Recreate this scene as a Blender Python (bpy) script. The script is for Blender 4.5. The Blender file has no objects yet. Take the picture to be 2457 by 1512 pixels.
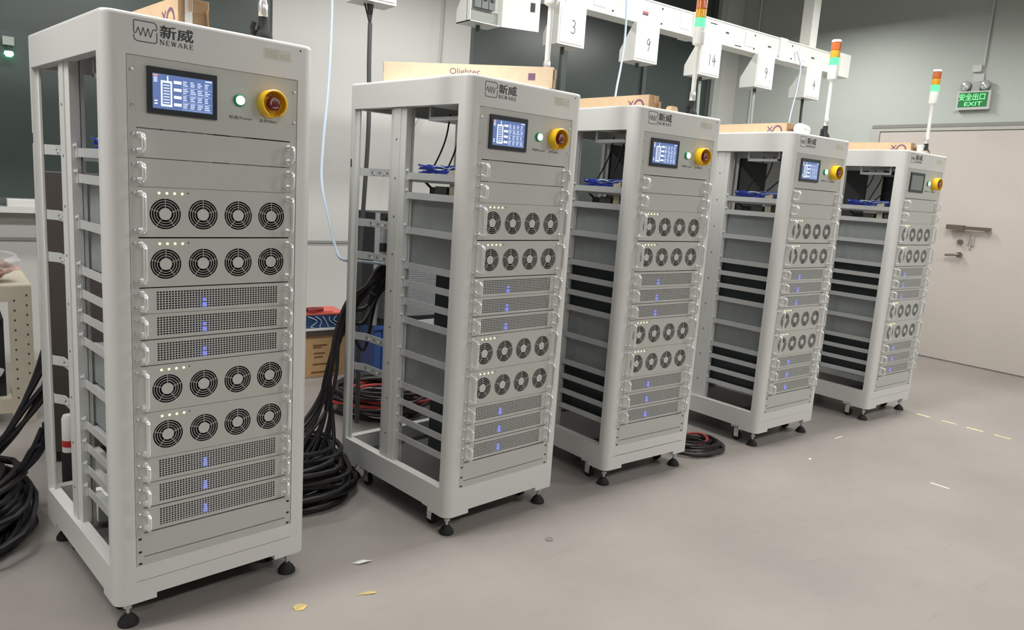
import bpy, bmesh, math, random
from mathutils import Vector, Matrix
random.seed(7)
S = bpy.context.scene
COL = S.collection
PI = math.pi

# ------------------------------------------------------------------ camera, world, lights, exposure
cam = bpy.data.cameras.new('camera'); camo = bpy.data.objects.new('camera', cam); COL.objects.link(camo)
cam.sensor_fit = 'HORIZONTAL'; cam.sensor_width = 36.0; cam.lens = 36.0*1799.18/2457
cam.clip_start = 0.05; cam.clip_end = 60
camo.location = (0, 0, 1.347); camo.rotation_euler = (1.4013, -0.0652, -0.6405)
S.camera = camo
w = bpy.data.worlds.new('world'); S.world = w; w.use_nodes = True
w.node_tree.nodes['Background'].inputs[0].default_value = (0.62, 0.66, 0.66, 1)
w.node_tree.nodes['Background'].inputs[1].default_value = 0.25
S.view_settings.view_transform = 'Standard'; S.view_settings.look = 'None'
S.view_settings.exposure = 0.12; S.view_settings.gamma = 1.0; S.view_settings.use_curve_mapping = False
def area(name, loc, sx, sy, power, color=(1, .985, .95), spread=150):
    l = bpy.data.lights.new(name, 'AREA'); l.shape = 'RECTANGLE'; l.size = sx; l.size_y = sy
    l.energy = power; l.color = color; l.spread = math.radians(spread)
    o = bpy.data.objects.new(name, l); COL.objects.link(o); o.location = loc
    return o
LZ = 3.0
for x, y, p in [(-3.0, 2.35, 28), (-.9, 2.35, 44), (1.2, 2.35, 36), (3.3, 2.35, 38), (5.4, 2.35, 40),
                (.6, 4.7, 24), (2.9, 4.7, 24), (5.6, -.4, 78), (2.9, -.9, 42), (.3, -1.1, 42), (-3.2, -.8, 14), (6.05, 4.2, 42)]:  # front row and the one by the right wall are unseen fill, added to brighten
    area('ceiling_and_fill_lamp', (x, y, LZ if x < 6 else 3.16), 1.3, .22, p, spread=180)

# ------------------------------------------------------------------ materials
MATS = {}
def mat(name, color, rough=.5, metal=0., emit=None, estr=0., noise=0., nscale=8., bump=0., bscale=60., spec=.5, alpha=1., trans=0., coat=0.):
    if name in MATS: return MATS[name]
    m = bpy.data.materials.new(name); m.use_nodes = True
    nt = m.node_tree; b = nt.nodes['Principled BSDF']
    b.inputs['Base Color'].default_value = (*color, 1); b.inputs['Roughness'].default_value = rough
    b.inputs['Metallic'].default_value = metal; b.inputs['Specular IOR Level'].default_value = spec
    b.inputs['Transmission Weight'].default_value = trans; b.inputs['Alpha'].default_value = alpha
    b.inputs['Coat Weight'].default_value = coat
    if emit: b.inputs['Emission Color'].default_value = (*emit, 1); b.inputs['Emission Strength'].default_value = estr
    if noise or bump:
        tc = nt.nodes.new('ShaderNodeTexCoord')
    if noise:
        n = nt.nodes.new('ShaderNodeTexNoise'); n.inputs['Scale'].default_value = nscale; n.inputs['Detail'].default_value = 4
        nt.links.new(tc.outputs['Object'], n.inputs['Vector'])
        r = nt.nodes.new('ShaderNodeValToRGB')
        r.color_ramp.elements[0].position = .3; r.color_ramp.elements[1].position = .7
        r.color_ramp.elements[0].color = (*[c*(1-noise) for c in color], 1)
        r.color_ramp.elements[1].color = (*[min(1, c*(1+noise)) for c in color], 1)
        nt.links.new(n.outputs['Fac'], r.inputs['Fac']); nt.links.new(r.outputs['Color'], b.inputs['Base Color'])
    if bump:
        n2 = nt.nodes.new('ShaderNodeTexNoise'); n2.inputs['Scale'].default_value = bscale
        nt.links.new(tc.outputs['Object'], n2.inputs['Vector'])
        bp = nt.nodes.new('ShaderNodeBump'); bp.inputs['Strength'].default_value = bump; bp.inputs['Distance'].default_value = .002
        nt.links.new(n2.outputs['Fac'], bp.inputs['Height']); nt.links.new(bp.outputs['Normal'], b.inputs['Normal'])
    MATS[name] = m
    return m
PAINT = mat('rack_paint', (.66, .66, .64), .38, bump=.05, bscale=400)
PLATE = mat('panel_paint', (.50, .50, .47), .42, bump=.05, bscale=500)
ZINC = mat('zinc_sheet', (.46, .49, .49), .42, .55, noise=.06, nscale=14)
GALV = mat('rail_metal', (.66, .67, .67), .4, .35)
DARKIN = mat('dark_inside', (.012, .013, .014), .7)
DARKSIDE = mat('dark_side_sheet', (.045, .05, .05), .5)
BLACK = mat('black_plastic', (.015, .016, .018), .4)
RUBBER = mat('black_rubber', (.012, .012, .012), .75)
CHROME = mat('chrome', (.88, .88, .88), .24, .65)
SCREW = mat('screw_steel', (.62, .62, .62), .3, .9)
INK = mat('printed_ink', (.035, .04, .045), .6)
CARD = mat('cardboard', (.70, .50, .32), .85, noise=.06, nscale=25)
CARDIN = mat('cardboard_edge', (.42, .28, .16), .9)
WHITEP = mat('white_plastic', (.80, .81, .78), .35)
WHITE = mat('white_paint', (.82, .83, .79), .35)
YEL = mat('yellow_plastic', (.90, .50, .01), .35)
REDD = mat('dark_red_plastic', (.16, .02, .02), .3)
CABLE = mat('black_cable', (.014, .012, .012), .45)
CABLEP = mat('dark_violet_cable', (.030, .022, .024), .5)
BLUEC = mat('blue_wire', (.03, .06, .40), .45)
PALEBLUE = mat('pale_blue_cable', (.55, .66, .78), .4)
REDC = mat('red_wire', (.36, .03, .03), .45)
BEIGE = mat('beige_plastic', (.55, .50, .36), .5)

# ------------------------------------------------------------------ mesh helper
class MB:
    def __init__(s): s.v = []; s.f = []; s.m = []
    def add(s, vs, fs, mi=0):
        o = len(s.v); s.v += [tuple(v) for v in vs]; s.f += [tuple(i+o for i in f) for f in fs]; s.m += [mi]*len(fs); return s
    def box(s, x0, x1, y0, y1, z0, z1, mi=0):
        return s.add([(x0,y0,z0),(x1,y0,z0),(x1,y1,z0),(x0,y1,z0),(x0,y0,z1),(x1,y0,z1),(x1,y1,z1),(x0,y1,z1)],
                     [(0,3,2,1),(4,5,6,7),(0,1,5,4),(1,2,6,5),(2,3,7,6),(3,0,4,7)], mi)
    def prism(s, poly, z0, z1, mi=0):
        n = len(poly)
        return s.add([(x,y,z0) for x,y in poly]+[(x,y,z1) for x,y in poly],
                     [tuple(range(n))[::-1], tuple(range(n,2*n))]+[(i,(i+1)%n,n+(i+1)%n,n+i) for i in range(n)], mi)
    def prism_y(s, poly, y0, y1, mi=0):
        n = len(poly)
        return s.add([(x,y0,z) for x,z in poly]+[(x,y1,z) for x,z in poly],
                     [tuple(range(n)), tuple(range(n,2*n))[::-1]]+[(i,n+i,n+(i+1)%n,(i+1)%n) for i in range(n)], mi)
    def prism_x(s, poly, x0, x1, mi=0):
        n = len(poly)
        return s.add([(x0,y,z) for y,z in poly]+[(x1,y,z) for y,z in poly],
                     [tuple(range(n))[::-1], tuple(range(n,2*n))]+[(i,(i+1)%n,n+(i+1)%n,n+i) for i in range(n)], mi)
    def lathe(s, prof, c=(0,0,0), axis='z', n=20, mi=0, cap=True):
        vs = []
        for r, h in prof:
            for k in range(n):
                a = 2*PI*k/n; p = (r*math.cos(a), r*math.sin(a), h)
                if axis == 'y': p = (p[0], h, p[1])
                if axis == 'x': p = (h, p[0], p[1])
                vs.append((c[0]+p[0], c[1]+p[1], c[2]+p[2]))
        fs = []
        for j in range(len(prof)-1):
            for k in range(n): fs.append((j*n+k, j*n+(k+1)%n, (j+1)*n+(k+1)%n, (j+1)*n+k))
        if cap: fs += [tuple(range(n))[::-1], tuple(range((len(prof)-1)*n, len(prof)*n))]
        return s.add(vs, fs, mi)
    def tube(s, path, r, n=6, mi=0, closed=False, flat=1.0):
        P = [Vector(p) for p in path]; N = len(P); vs = []; up = None
        for i in range(N):
            a = P[i-1] if (i > 0 or closed) else P[i]; b = P[(i+1) % N] if (i < N-1 or closed) else P[i]
            t = (b-a).normalized() if (b-a).length > 1e-9 else Vector((0,0,1))
            if up is None: up = Vector((0,0,1)) if abs(t.z) < .9 else Vector((1,0,0))
            u = up - t*up.dot(t)
            if u.length < 1e-6: u = t.orthogonal()
            u.normalize(); up = u; v = t.cross(u)
            for k in range(n):
                an = 2*PI*k/n; vs.append(P[i]+u*(r*math.cos(an))+v*(r*flat*math.sin(an)))
        fs = []
        for i in range(N if closed else N-1):
            j = (i+1) % N
            for k in range(n): fs.append((i*n+k, i*n+(k+1)%n, j*n+(k+1)%n, j*n+k))
        if not closed: fs += [tuple(range(n))[::-1], tuple(range((N-1)*n, N*n))]
        return s.add(vs, fs, mi)
    def ring(s, outer, inner, z0, z1, mi=0):
        n = len(outer)
        vs = [(x,y,z0) for x,y in outer]+[(x,y,z1) for x,y in outer]+[(x,y,z0) for x,y in inner]+[(x,y,z1) for x,y in inner]
        fs = []
        for i in range(n):
            j = (i+1) % n
            fs += [(i,j,n+j,n+i),(2*n+j,2*n+i,3*n+i,3*n+j),(n+i,n+j,3*n+j,3*n+i),(j,i,2*n+i,2*n+j)]
        return s.add(vs, fs, mi)
    def mesh(s, name, mats, smooth=True):
        me = bpy.data.meshes.new(name)
        me.from_pydata(s.v, [], s.f)
        for m in (mats if isinstance(mats, (list, tuple)) else [mats]): me.materials.append(m)
        me.polygons.foreach_set('material_index', s.m)
        bm = bmesh.new(); bm.from_mesh(me); bmesh.ops.remove_doubles(bm, verts=bm.verts, dist=1e-6)
        bmesh.ops.recalc_face_normals(bm, faces=bm.faces); bm.to_mesh(me); bm.free()
        if smooth:
            me.polygons.foreach_set('use_smooth', [True]*len(me.polygons)); me.set_sharp_from_angle(angle=math.radians(35))
        return me
    def build(s, name, mats, parent=None, loc=None, rotz=0., smooth=True):
        return put(name, s.mesh(name, mats, smooth), parent, loc, rotz)
def put(name, me, parent=None, loc=None, rotz=0.):
    o = bpy.data.objects.new(name, me); COL.objects.link(o)
    if parent is not None: o.parent = parent
    if loc is not None: o.location = loc
    if rotz: o.rotation_euler = (0, 0, rotz)
    return o
def tag(o, label, cat, group=None):
    o['label'] = label; o['category'] = cat
    if group: o['group'] = group
    return o
def thing(name, label, cat, loc=(0,0,0), rotz=0., group=None):
    return tag(put(name, None, None, loc, rotz), label, cat, group)
def struct(name, mb, mats, parent=None, loc=None):
    o = mb.build(name, mats, parent, loc, smooth=False)
    if parent is None: o['kind'] = 'structure'
    return o
def smooth_path(pts, k=8):
    P = [Vector(p) for p in pts]; out = []
    for i in range(len(P)-1):
        p0 = P[max(i-1,0)]; p1 = P[i]; p2 = P[i+1]; p3 = P[min(i+2,len(P)-1)]
        for j in range(k):
            t = j/k
            out.append(.5*((2*p1)+(p2-p0)*t+(2*p0-5*p1+4*p2-p3)*t*t+(3*p1-p0-3*p2+p3)*t**3))
    out.append(P[-1]); return out
def text_mesh(s, size, depth=.0003, offset=0.0):
    cu = bpy.data.curves.new('letters', 'FONT'); cu.body = s; cu.size = size; cu.extrude = depth; cu.offset = offset; cu.resolution_u = 3
    o = bpy.data.objects.new('letters', cu); COL.objects.link(o)
    bpy.context.view_layer.update()
    me = bpy.data.meshes.new_from_object(o.evaluated_get(bpy.context.evaluated_depsgraph_get()))
    bpy.data.objects.remove(o); bpy.data.curves.remove(cu)
    return me
def mesh_into(mb, me, M, mi=0):
    o = len(mb.v); mb.v += [tuple(M @ v.co) for v in me.vertices]
    for p in me.polygons: mb.f.append(tuple(i+o for i in p.vertices)); mb.m.append(mi)
def fit_text(mb, s, x0, x1, z0, z1, y, mi=0, offset=0.0):
    """Text on a plate that faces -y, stretched into the rectangle."""
    me = text_mesh(s, 1.0, .003, offset)
    xs = [v.co.x for v in me.vertices]; ys = [v.co.y for v in me.vertices]
    if not xs: return
    a, b, c, d = min(xs), max(xs), min(ys), max(ys)
    sx = (x1-x0)/(b-a); sz = (z1-z0)/(d-c)
    M = Matrix(((sx,0,0,x0-a*sx),(0,0,-.1,y),(0,sz,0,z0-c*sz),(0,0,0,1)))
    mesh_into(mb, me, M, mi)
def stroke(mb, p, q, wd, y, mi=0, t=.0005):
    p = Vector((p[0],p[1])); q = Vector((q[0],q[1])); d = (q-p).normalized(); n = Vector((-d.y, d.x))*wd/2
    mb.prism_y([tuple(p+n), tuple(q+n), tuple(q-n), tuple(p-n)], y-t, y+t*.2, mi)

# ------------------------------------------------------------------ the room
XR, YB, ZC = 7.45, 5.76, 3.9
XL, YF = -4.2, -4.6
def floor_material():
    m = bpy.data.materials.new('epoxy_floor'); m.use_nodes = True; nt = m.node_tree; b = nt.nodes['Principled BSDF']
    tc = nt.nodes.new('ShaderNodeTexCoord')
    n = nt.nodes.new('ShaderNodeTexNoise'); n.inputs['Scale'].default_value = 1.1; n.inputs['Detail'].default_value = 6; n.inputs['Roughness'].default_value = .62
    nt.links.new(tc.outputs['Object'], n.inputs['Vector'])
    r = nt.nodes.new('ShaderNodeValToRGB')
    r.color_ramp.elements[0].position = .28; r.color_ramp.elements[0].color = (.276, .252, .236, 1)
    r.color_ramp.elements[1].position = .75; r.color_ramp.elements[1].color = (.348, .320, .299, 1)
    nt.links.new(n.outputs['Fac'], r.inputs['Fac'])
    # scuffs: stretched fine noise
    mp = nt.nodes.new('ShaderNodeMapping'); mp.inputs['Scale'].default_value = (1.5, 9, 1); mp.inputs['Rotation'].default_value = (0, 0, .5)
    nt.links.new(tc.outputs['Object'], mp.inputs['Vector'])
    n2 = nt.nodes.new('ShaderNodeTexNoise'); n2.inputs['Scale'].default_value = 3.2; n2.inputs['Detail'].default_value = 8
    nt.links.new(mp.outputs['Vector'], n2.inputs['Vector'])
    r2 = nt.nodes.new('ShaderNodeValToRGB'); r2.color_ramp.elements[0].position = .60; r2.color_ramp.elements[1].position = .74
    nt.links.new(n2.outputs['Fac'], r2.inputs['Fac'])
    mx = nt.nodes.new('ShaderNodeMix'); mx.data_type = 'RGBA'; mx.blend_type = 'MULTIPLY'
    sc = nt.nodes.new('ShaderNodeMath'); sc.operation = 'MULTIPLY'; sc.inputs[1].default_value = .16
    nt.links.new(r2.outputs['Color'], sc.inputs[0]); nt.links.new(sc.outputs[0], mx.inputs[0])
    nt.links.new(r.outputs['Color'], mx.inputs[6]); mx.inputs[7].default_value = (.55, .53, .5, 1)
    nt.links.new(mx.outputs[2], b.inputs['Base Color'])
    b.inputs['Roughness'].default_value = .42; b.inputs['Specular IOR Level'].default_value = .35
    return m
WALLM = mat('wall_paint', (.62, .62, .60), .75, noise=.015, nscale=2, bump=.04, bscale=120)
WALLG = mat('sandwich_panel_wall', (.485, .525, .49), .6, noise=.015, nscale=2)
WALLD = mat('far_wall_paint', (.38, .39, .38), .8, noise=.02, nscale=2)
CEIL = mat('ceiling_paint', (.40, .40, .39), .9, noise=.02, nscale=3)
GLASS = mat('night_window_glass', (.062, .080, .075), .30, spec=.5, noise=.15, nscale=1.2)
FRAME = mat('window_frame', (.10, .115, .115), .45, noise=.04, nscale=6)
DOORM = mat('door_paint', (.57, .52, .48), .5, noise=.02, nscale=3)
SILL = mat('sill_stone', (.70, .70, .67), .3, noise=.04, nscale=9)
struct('floor', MB().box(XL-.2, XR+.2, YF-.2, YB+.2, -.1, 0), floor_material())
struct('ceiling', MB().box(XL-.2, XR+.2, YF-.2, YB+.2, ZC, ZC+.1), CEIL)
struct('wall_left', MB().box(XL-.2, XL, YF-.2, YB+.2, 0, ZC), WALLD)
struct('wall_front', MB().box(XL, XR, YF-.2, YF, 0, ZC), WALLD)
struct('wall_right', MB().box(XR, XR+.2, YF-.2, YB+.2, 0, ZC), WALLG)
# back wall with two window openings
wb = MB(); W1 = (XL+.3, 2.0, 1.02, 3.80); W2 = (3.74, 7.02, .90, 3.80)
wb.box(XL, W1[0], YB, YB+.2, 0, ZC); wb.box(W1[1], W2[0], YB, YB+.2, 0, ZC); wb.box(W2[1], XR, YB, YB+.2, 0, ZC)
for q in (W1, W2): wb.box(q[0], q[1], YB, YB+.2, 0, q[2]); wb.box(q[0], q[1], YB, YB+.2, q[3], ZC)
struct('wall_back', wb, WALLM)
def window(n, q, mull):
    f = MB(); x0, x1, z0, z1 = q
    f.box(x0, x0+.05, YB+.02, YB+.09, z0, z1).box(x1-.05, x1, YB+.02, YB+.09, z0, z1)
    f.box(x0+.05, x1-.05, YB+.02, YB+.09, z0, z0+.05).box(x0+.05, x1-.05, YB+.02, YB+.09, z1-.05, z1)
    for m_ in mull: f.box(m_-.025, m_+.025, YB+.02, YB+.09, z0+.05, z1-.05)
    o = struct('window_%d' % n, f, FRAME)
    xs = [x0+.05]+[k for m_ in mull for k in (m_-.025, m_+.025)]+[x1-.05]
    for a, b in zip(xs[::2], xs[1::2]):
        MB().box(a, b, YB+.05, YB+.062, z0+.05, z1-.05).build('pane', GLASS, o, smooth=False)
    return o
window(1, W1, (-2.6, -1.3, .1, 1.42)); window(2, W2, (4.85, 5.95, 6.75))
struct('trim_1', MB().box(W1[0], 2.0, YB-.14, YB+.02, .985, 1.02), SILL)
struct('trim_2', MB().box(W2[0], W2[1], YB-.06, YB+.02, .865, .90), SILL)
struct('trim_3', MB().box(XL, XR, YB-.012, YB, .80, .82), mat('trim_grey', (.30, .31, .30), .5))
struct('trim_4', MB().box(7.0, 7.10, YB-.05, YB, 0, ZC), WALLG)
# night sky board behind the windows keeps the room closed
struct('wall_outside', MB().box(XL-.2, XR+.2, YB+.2, YB+.25, 0, ZC), mat('night_outside', (.01, .012, .014), .9))
# door in the right wall
dr = MB(); dy0, dy1, dz = 2.0, 3.955, 2.10
dr.box(XR-.02, XR+.01, dy1, dy1+.09, 0, dz+.075).box(XR-.02, XR+.01, dy0-.09, dy0, 0, dz+.075)
dr.box(XR-.02, XR+.01, dy0, dy1, dz+.02, dz+.075)
door = struct('door_1', dr, mat('door_frame_paint', (.47, .47, .43), .5))
MB().box(XR-.026, XR-.02, dy0-.08, dy1+.08, dz+.052, dz+.082).build('frame_bead', mat('door_bead', (.26, .26, .23), .5), door, smooth=False)
MB().box(XR-.012, XR+.008, 2.005, dy1-.005, .012, dz+.012).build('door_leaf', DOORM, door, smooth=False)
BRONZE = mat('bronze_hardware', (.22, .18, .14), .35, .6)
pb = MB().box(XR-.075, XR-.05, 2.80, 3.15, 1.232, 1.262).box(XR-.05, XR-.012, 3.06, 3.11, 1.235, 1.26).box(XR-.05, XR-.012, 2.83, 2.87, 1.235, 1.26)
pb.box(XR-.085, XR-.045, 3.02, 3.17, 1.226, 1.268)
pb.build('panic_bar', BRONZE, door)
lv = MB().lathe([(.026, 0), (.026, .012), (.012, .014), (.012, .05)], (XR-.062, 3.03, 1.0), 'x', 16)
lv.tube([(XR-.062, 3.03, 1.0), (XR-.062, 3.08, .998), (XR-.06, 3.15, .99)], .011, 8)
lv.build('door_handle', BRONZE, door)
MB().lathe([(.022, 0), (.022, .03), (.014, .034)], (XR-.046, 3.05, 1.118), 'x', 16).build('lock_cylinder', BRONZE, door)
ky = MB()
for a, b in ((2.985, 1.16), (2.965, 1.12), (2.945, 1.15)):
    ky.box(XR-.03, XR-.014, a-.008, a+.008, b-.06, b+.03)
ky.build('key_tags', mat('key_steel', (.5, .48, .45), .4, .4), door)

# ------------------------------------------------------------------ the test racks
Wd, D, ZB, ZT = .5955, .766, .082, 1.725
OY0, OY1, OZ0, OZ1 = .049, .734, .194, 1.622
PX0, PX1, PZ0, PZ1 = .0565, .539, .149, 1.620
SE = [1.437, 1.358, 1.283, 1.147, 1.007, .935, .862, .787, .652, .516, .444, .369, .295, .219]
RX0, RX1 = .0785, .517
def rrect(r_front, r_back, ins=0., x0=0, x1=Wd, y0=0, y1=D, n=7):
    x0 += ins; y0 += ins; x1 -= ins; y1 -= ins; r_front = max(r_front-ins, .002); r_back = max(r_back-ins, .002)
    P = []
    for cx, cy, r, a in ((x0+r_front, y0+r_front, r_front, PI), (x1-r_front, y0+r_front, r_front, 1.5*PI), (x1-r_back, y1-r_back, r_back, 0), (x0+r_back, y1-r_back, r_back, .5*PI)):
        for k in range(n):
            t = a+(PI/2)*k/(n-1); P.append((cx+r*math.cos(t), cy+r*math.sin(t)))
    return P
def clampl(P, i): return [(min(max(x, i), Wd-i), min(max(y, i), D-i)) for x, y in P]
RF = .034
OUT = rrect(RF, .012)
def frame_mesh():
    b = MB(); n = len(OUT)
    # base ring, with the corner pads that reach lower than the skirt between them
    b.ring(OUT, clampl(OUT, .036), ZB+.016, OZ0)
    for cx, cy in ((0,0),(1,0),(1,1),(0,1)):
        q = [(x, y) for x, y in OUT if (x < .1) != bool(cx) and (y < .1) != bool(cy)]
        L = .112; X = lambda v: Wd-v if cx else v; Y = lambda v: D-v if cy else v
        if (cx, cy) in ((0,0),(1,1)): poly = [(X(0), Y(L))]+q+[(X(L), Y(0)), (X(L), Y(.036)), (X(.036), Y(.036)), (X(.036), Y(L))]
        else: poly = [(X(L), Y(0))]+q+[(X(0), Y(L)), (X(.036), Y(L)), (X(.036), Y(.036)), (X(L), Y(.036))]
        b.prism(poly, ZB, ZB+.016)
    # top ring + cap with a small rolled edge
    b.ring(OUT, clampl(OUT, .036), OZ1, ZT-.010)
    loops = [(0, ZT-.010), (.0006, ZT-.006), (.0022, ZT-.0025), (.0055, ZT-.0004), (.010, ZT)]
    vs = []; 
    for ins, z in loops: vs += [(x, y, z) for x, y in rrect(RF, .012, ins)]
    fs = []
    for j in range(len(loops)-1):
        for k in range(n): fs.append((j*n+k, j*n+(k+1)%n, (j+1)*n+(k+1)%n, (j+1)*n+k))
    fs += [tuple(range(n))[::-1], tuple(range((len(loops)-1)*n, len(loops)*n))]
    b.add(vs, fs)
    # corner posts
    arc = [(RF-RF*math.cos(t), RF-RF*math.sin(t)) for t in [PI/2*k/8 for k in range(9)]]
    fp = [(0, OY0)]+arc+[(PX0, 0), (PX0, .014), (.044, .022), (.020, .040), (.016, OY0)]
    rp = [(0, OY1), (.016, OY1), (.020, .744), (.030, .744), (.030, D), (.012, D), (.0035, D-.0035), (0, D-.012)]
    for P in (fp, rp):
        b.prism(P, OZ0, OZ1); b.prism([(Wd-x, y) for x, y in P][::-1], OZ0, OZ1)
    # front header and kick strip between posts (recess lip round the panel opening)
    b.box(PX0, Wd-PX0, 0, .014, PZ1, OZ1).box(PX0, Wd-PX0, 0.0, .014, PZ0-.002, PZ0)
    # inner return lips of the left and right side openings
    for sx in (0, 1):
        for (y0, y1, z0, z1) in ((OY0, OY0+.008, OZ0, OZ1), (OY1-.02, OY1, OZ0, OZ1)):
            xa, xb = (.016, .022) if not sx else (Wd-.022, Wd-.016)
            b.box(xa, xb, y0, y1, z0, z1)
    return b.mesh('frame', PAINT)
ME = {}
ME['frame'] = frame_mesh()
def post_mesh():
    b = MB(); z0, z1 = OZ0-.012, OZ1+.01
    b.prism([(.016,.395),(.020,.386),(.046,.386),(.050,.392),(.050,.400),(.030,.404),(.030,.470),(.050,.474),(.050,.490),(.020,.490),(.016,.482)], z0, z1)
    b.box(.012, .016, .415, .462, z0, z1)
    b.box(.050, .060, .388, .394, z0, z1)
    for k in range(9):
        z = .30+k*.15; b.lathe([(.004, -.0010), (.004, .0006)], (.012, .438, z), 'x', 8, 1)
    return b.mesh('mid_post', [PAINT, mat('screw_hole', (.10, .10, .10), .6)])
ME['post'] = post_mesh()
ME['post_r'] = MB().prism([(Wd-.016,.395),(Wd-.050,.386),(Wd-.050,.490),(Wd-.016,.482)], OZ0-.012, OZ1+.01).mesh('mid_post', PAINT)
def handle_mesh(h):
    b = MB(); r = .010; p = []; o = .034
    p.append((0, 0, -h/2)); p.append((0, -o+r, -h/2))
    for k in range(1, 5): t = PI/2*k/4; p.append((0, -o+r-r*math.sin(t), -h/2+r-r*math.cos(t)))
    for k in range(0, 5): t = PI/2*k/4; p.append((0, -o+r-r*math.cos(t), h/2-r+r*math.sin(t)))
    p.append((0, 0, h/2))
    b.tube(p, .0057, 10)
    for z in (-h/2, h/2): b.lathe([(.0085, 0), (.0085, -.0025), (.006, -.0035)], (0, 0, z), 'y', 12)
    return b.mesh('handle', CHROME)
ME['handle_s'] = handle_mesh(.042); ME['handle_l'] = handle_mesh(.100)
ME['screw'] = MB().lathe([(.0048, 0), (.0048, -.0018), (.0028, -.0032)], (0,0,0), 'y', 10).mesh('screw', SCREW)
ME['slot_hole'] = MB().box(-.0045, .0045, -.0006, .0005, -.003, .003).mesh('rail_hole', DARKIN)
def rail_strip():
    return MB().box(0, RX0-PX0-.0015, .0012, .0045, PZ0+.0015, PZ1-.0015).mesh('rail_strip', PLATE)
ME['strip'] = rail_strip()
def plate(h): return MB().box(RX0, RX1, .0010, .0042, -h/2+.0011, h/2-.0011)
FX = (.150, .2535, .3565, .4595); FR = .0415; FZ = -.004
def fan_plate(h):
    b = MB(); hh = h/2-.0011; c = .0455; y0, y1 = .0010, .0024; N = 48
    xs = [RX0]; 
    for f in FX: xs += [f-c, f+c]
    xs.append(RX1)
    b.box(RX0, RX1, y0, y1, FZ+c, hh).box(RX0, RX1, y0, y1, -hh, FZ-c)
    for a, e in zip(xs[::2], xs[1::2]): b.box(a, e, y0, y1, FZ-c, FZ+c)
    for f in FX:
        vs = []; 
        for k in range(N):
            t = 2*PI*k/N; cx, cz = math.cos(t), math.sin(t); m = c/max(abs(cx), abs(cz))
            vs += [(f+cx*m, y0, FZ+cz*m), (f+cx*FR, y0, FZ+cz*FR), (f+cx*FR, y1, FZ+cz*FR), (f+cx*m, y1, FZ+cz*m)]
        fs = []
        for k in range(N):
            i, j = 4*k, 4*((k+1) % N)
            fs += [(i, j, j+1, i+1), (i+1, j+1, j+2, i+2), (i+2, j+2, j+3, i+3)]
        b.add(vs, fs)
    return b.mesh('fan_plate', PLATE)
ME['fan_plate'] = fan_plate(.1365)
def guard():
    b = MB(); N = 40; y0, y1 = .0012, .0022
    for r0, r1 in ((.0358, .0373), (.0290, .0305), (.0223, .0238)):
        vs = []
        for k in range(N):
            t = 2*PI*k/N; c, s_ = math.cos(t), math.sin(t)
            vs += [(r0*c, y0, r0*s_), (r1*c, y0, r1*s_), (r1*c, y1, r1*s_), (r0*c, y1, r0*s_)]
        fs = []
        for k in range(N):
            i, j = 4*k, 4*((k+1) % N)
            fs += [(i, i+1, j+1, j), (i+1, i+2, j+2, j+1), (i+2, i+3, j+3, j+2), (i+3, i, j, j+3)]
        b.add(vs, fs)
    b.lathe([(.0165, y0), (.0165, y1)], (0,0,0), 'y', 28)
    for k in range(5):
        a = PI/2+2*PI*k/5; d = Vector((math.cos(a), math.sin(a))); n = Vector((-d.y, d.x))*.00065
        b.prism_y([tuple(d*.0165+n), tuple(d*.0420+n), tuple(d*.0420-n), tuple(d*.0165-n)], y0-.0002, y1)
    return b.mesh('fan_guard', mat('guard_paint', (.56, .56, .53), .4))
ME['guard'] = guard()
def fan():
    b = MB(); b.lathe([(.016, .016), (.016, .024)], (0,0,0), 'y', 20)
    for k in range(7):
        a = 2*PI*k/7; pts = []
        for r, da in ((.015, 0), (.027, .12), (.039, .28)):
            for s_ in (-1, 1):
                t = a+da+s_*.28; pts.append((r*math.cos(t), .019+s_*.004, r*math.sin(t)))
        b.add(pts, [(0,1,3,2),(2,3,5,4)])
    return b.mesh('fan', mat('fan_black', (.010, .010, .011), .5), False)
ME['fan'] = fan()
ME['fan_body'] = MB().box(.066, Wd-.066, .028, .405, -.062, .058, 0).box(.066, Wd-.066, .026, .028, -.062, .058, 1).mesh('chassis', [ZINC, DARKIN])
GW0, GW1, GH = .123, .482, .0265
def grille_plate(h):
    b = MB(); hh = h/2-.0011; y0, y1 = .0010, .0042
    b.box(RX0, GW0, y0, y1, -hh, hh).box(GW1, RX1, y0, y1, -hh, hh).box(GW0, GW1, y0, y1, GH, hh).box(GW0, GW1, y0, y1, -hh, -GH)
    return b.mesh('perforated_plate', PLATE)
ME['grille_plate'] = grille_plate(.0735)
def grille():
    b = MB(); nx, nz = 44, 8; y0, y1 = .0014, .0022; wv = .0026
    for i in range(nx+1):
        x = GW0+(GW1-GW0)*i/nx; b.box(x-wv/2, x+wv/2, y0, y1, -GH, GH)
    for i in range(nz+1):
        z = -GH+2*GH*i/nz; b.box(GW0, GW1, y0-.0002, y1+.0002, z-.0011, z+.0011)
    return b.mesh('hole_grid', mat('grid_paint', (.53, .53, .50), .42), False)
ME['grille'] = grille()
ME['mesh_body'] = MB().box(.066, Wd-.066, .030, .215, -.033, .030, 0).box(.066, Wd-.066, .026, .030, -.033, .030, 1).mesh('chassis', [mat('dark_chassis', (.05, .065, .065), .4, .3), DARKIN])
ME['mesh_deep'] = MB().box(.066, Wd-.066, .030, .40, -.033, .030, 0).box(.066, Wd-.066, .026, .030, -.033, .030, 1).mesh('chassis', [MATS['dark_chassis'], DARKIN])
BLUE_LED = mat('blue_led', (.02, .03, .3), .4, emit=(.06, .10, 1.0), estr=(3))
ME['blue_led'] = MB().box(-.005, .005, .012, .016, -.010, -.001).box(-.006, .006, .012, .016, -.026, -.014).mesh('blue_led', BLUE_LED)
LED = mat('status_led', (.5, .55, .2), .4, emit=(.85, .95, .35), estr=2.2)
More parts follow.
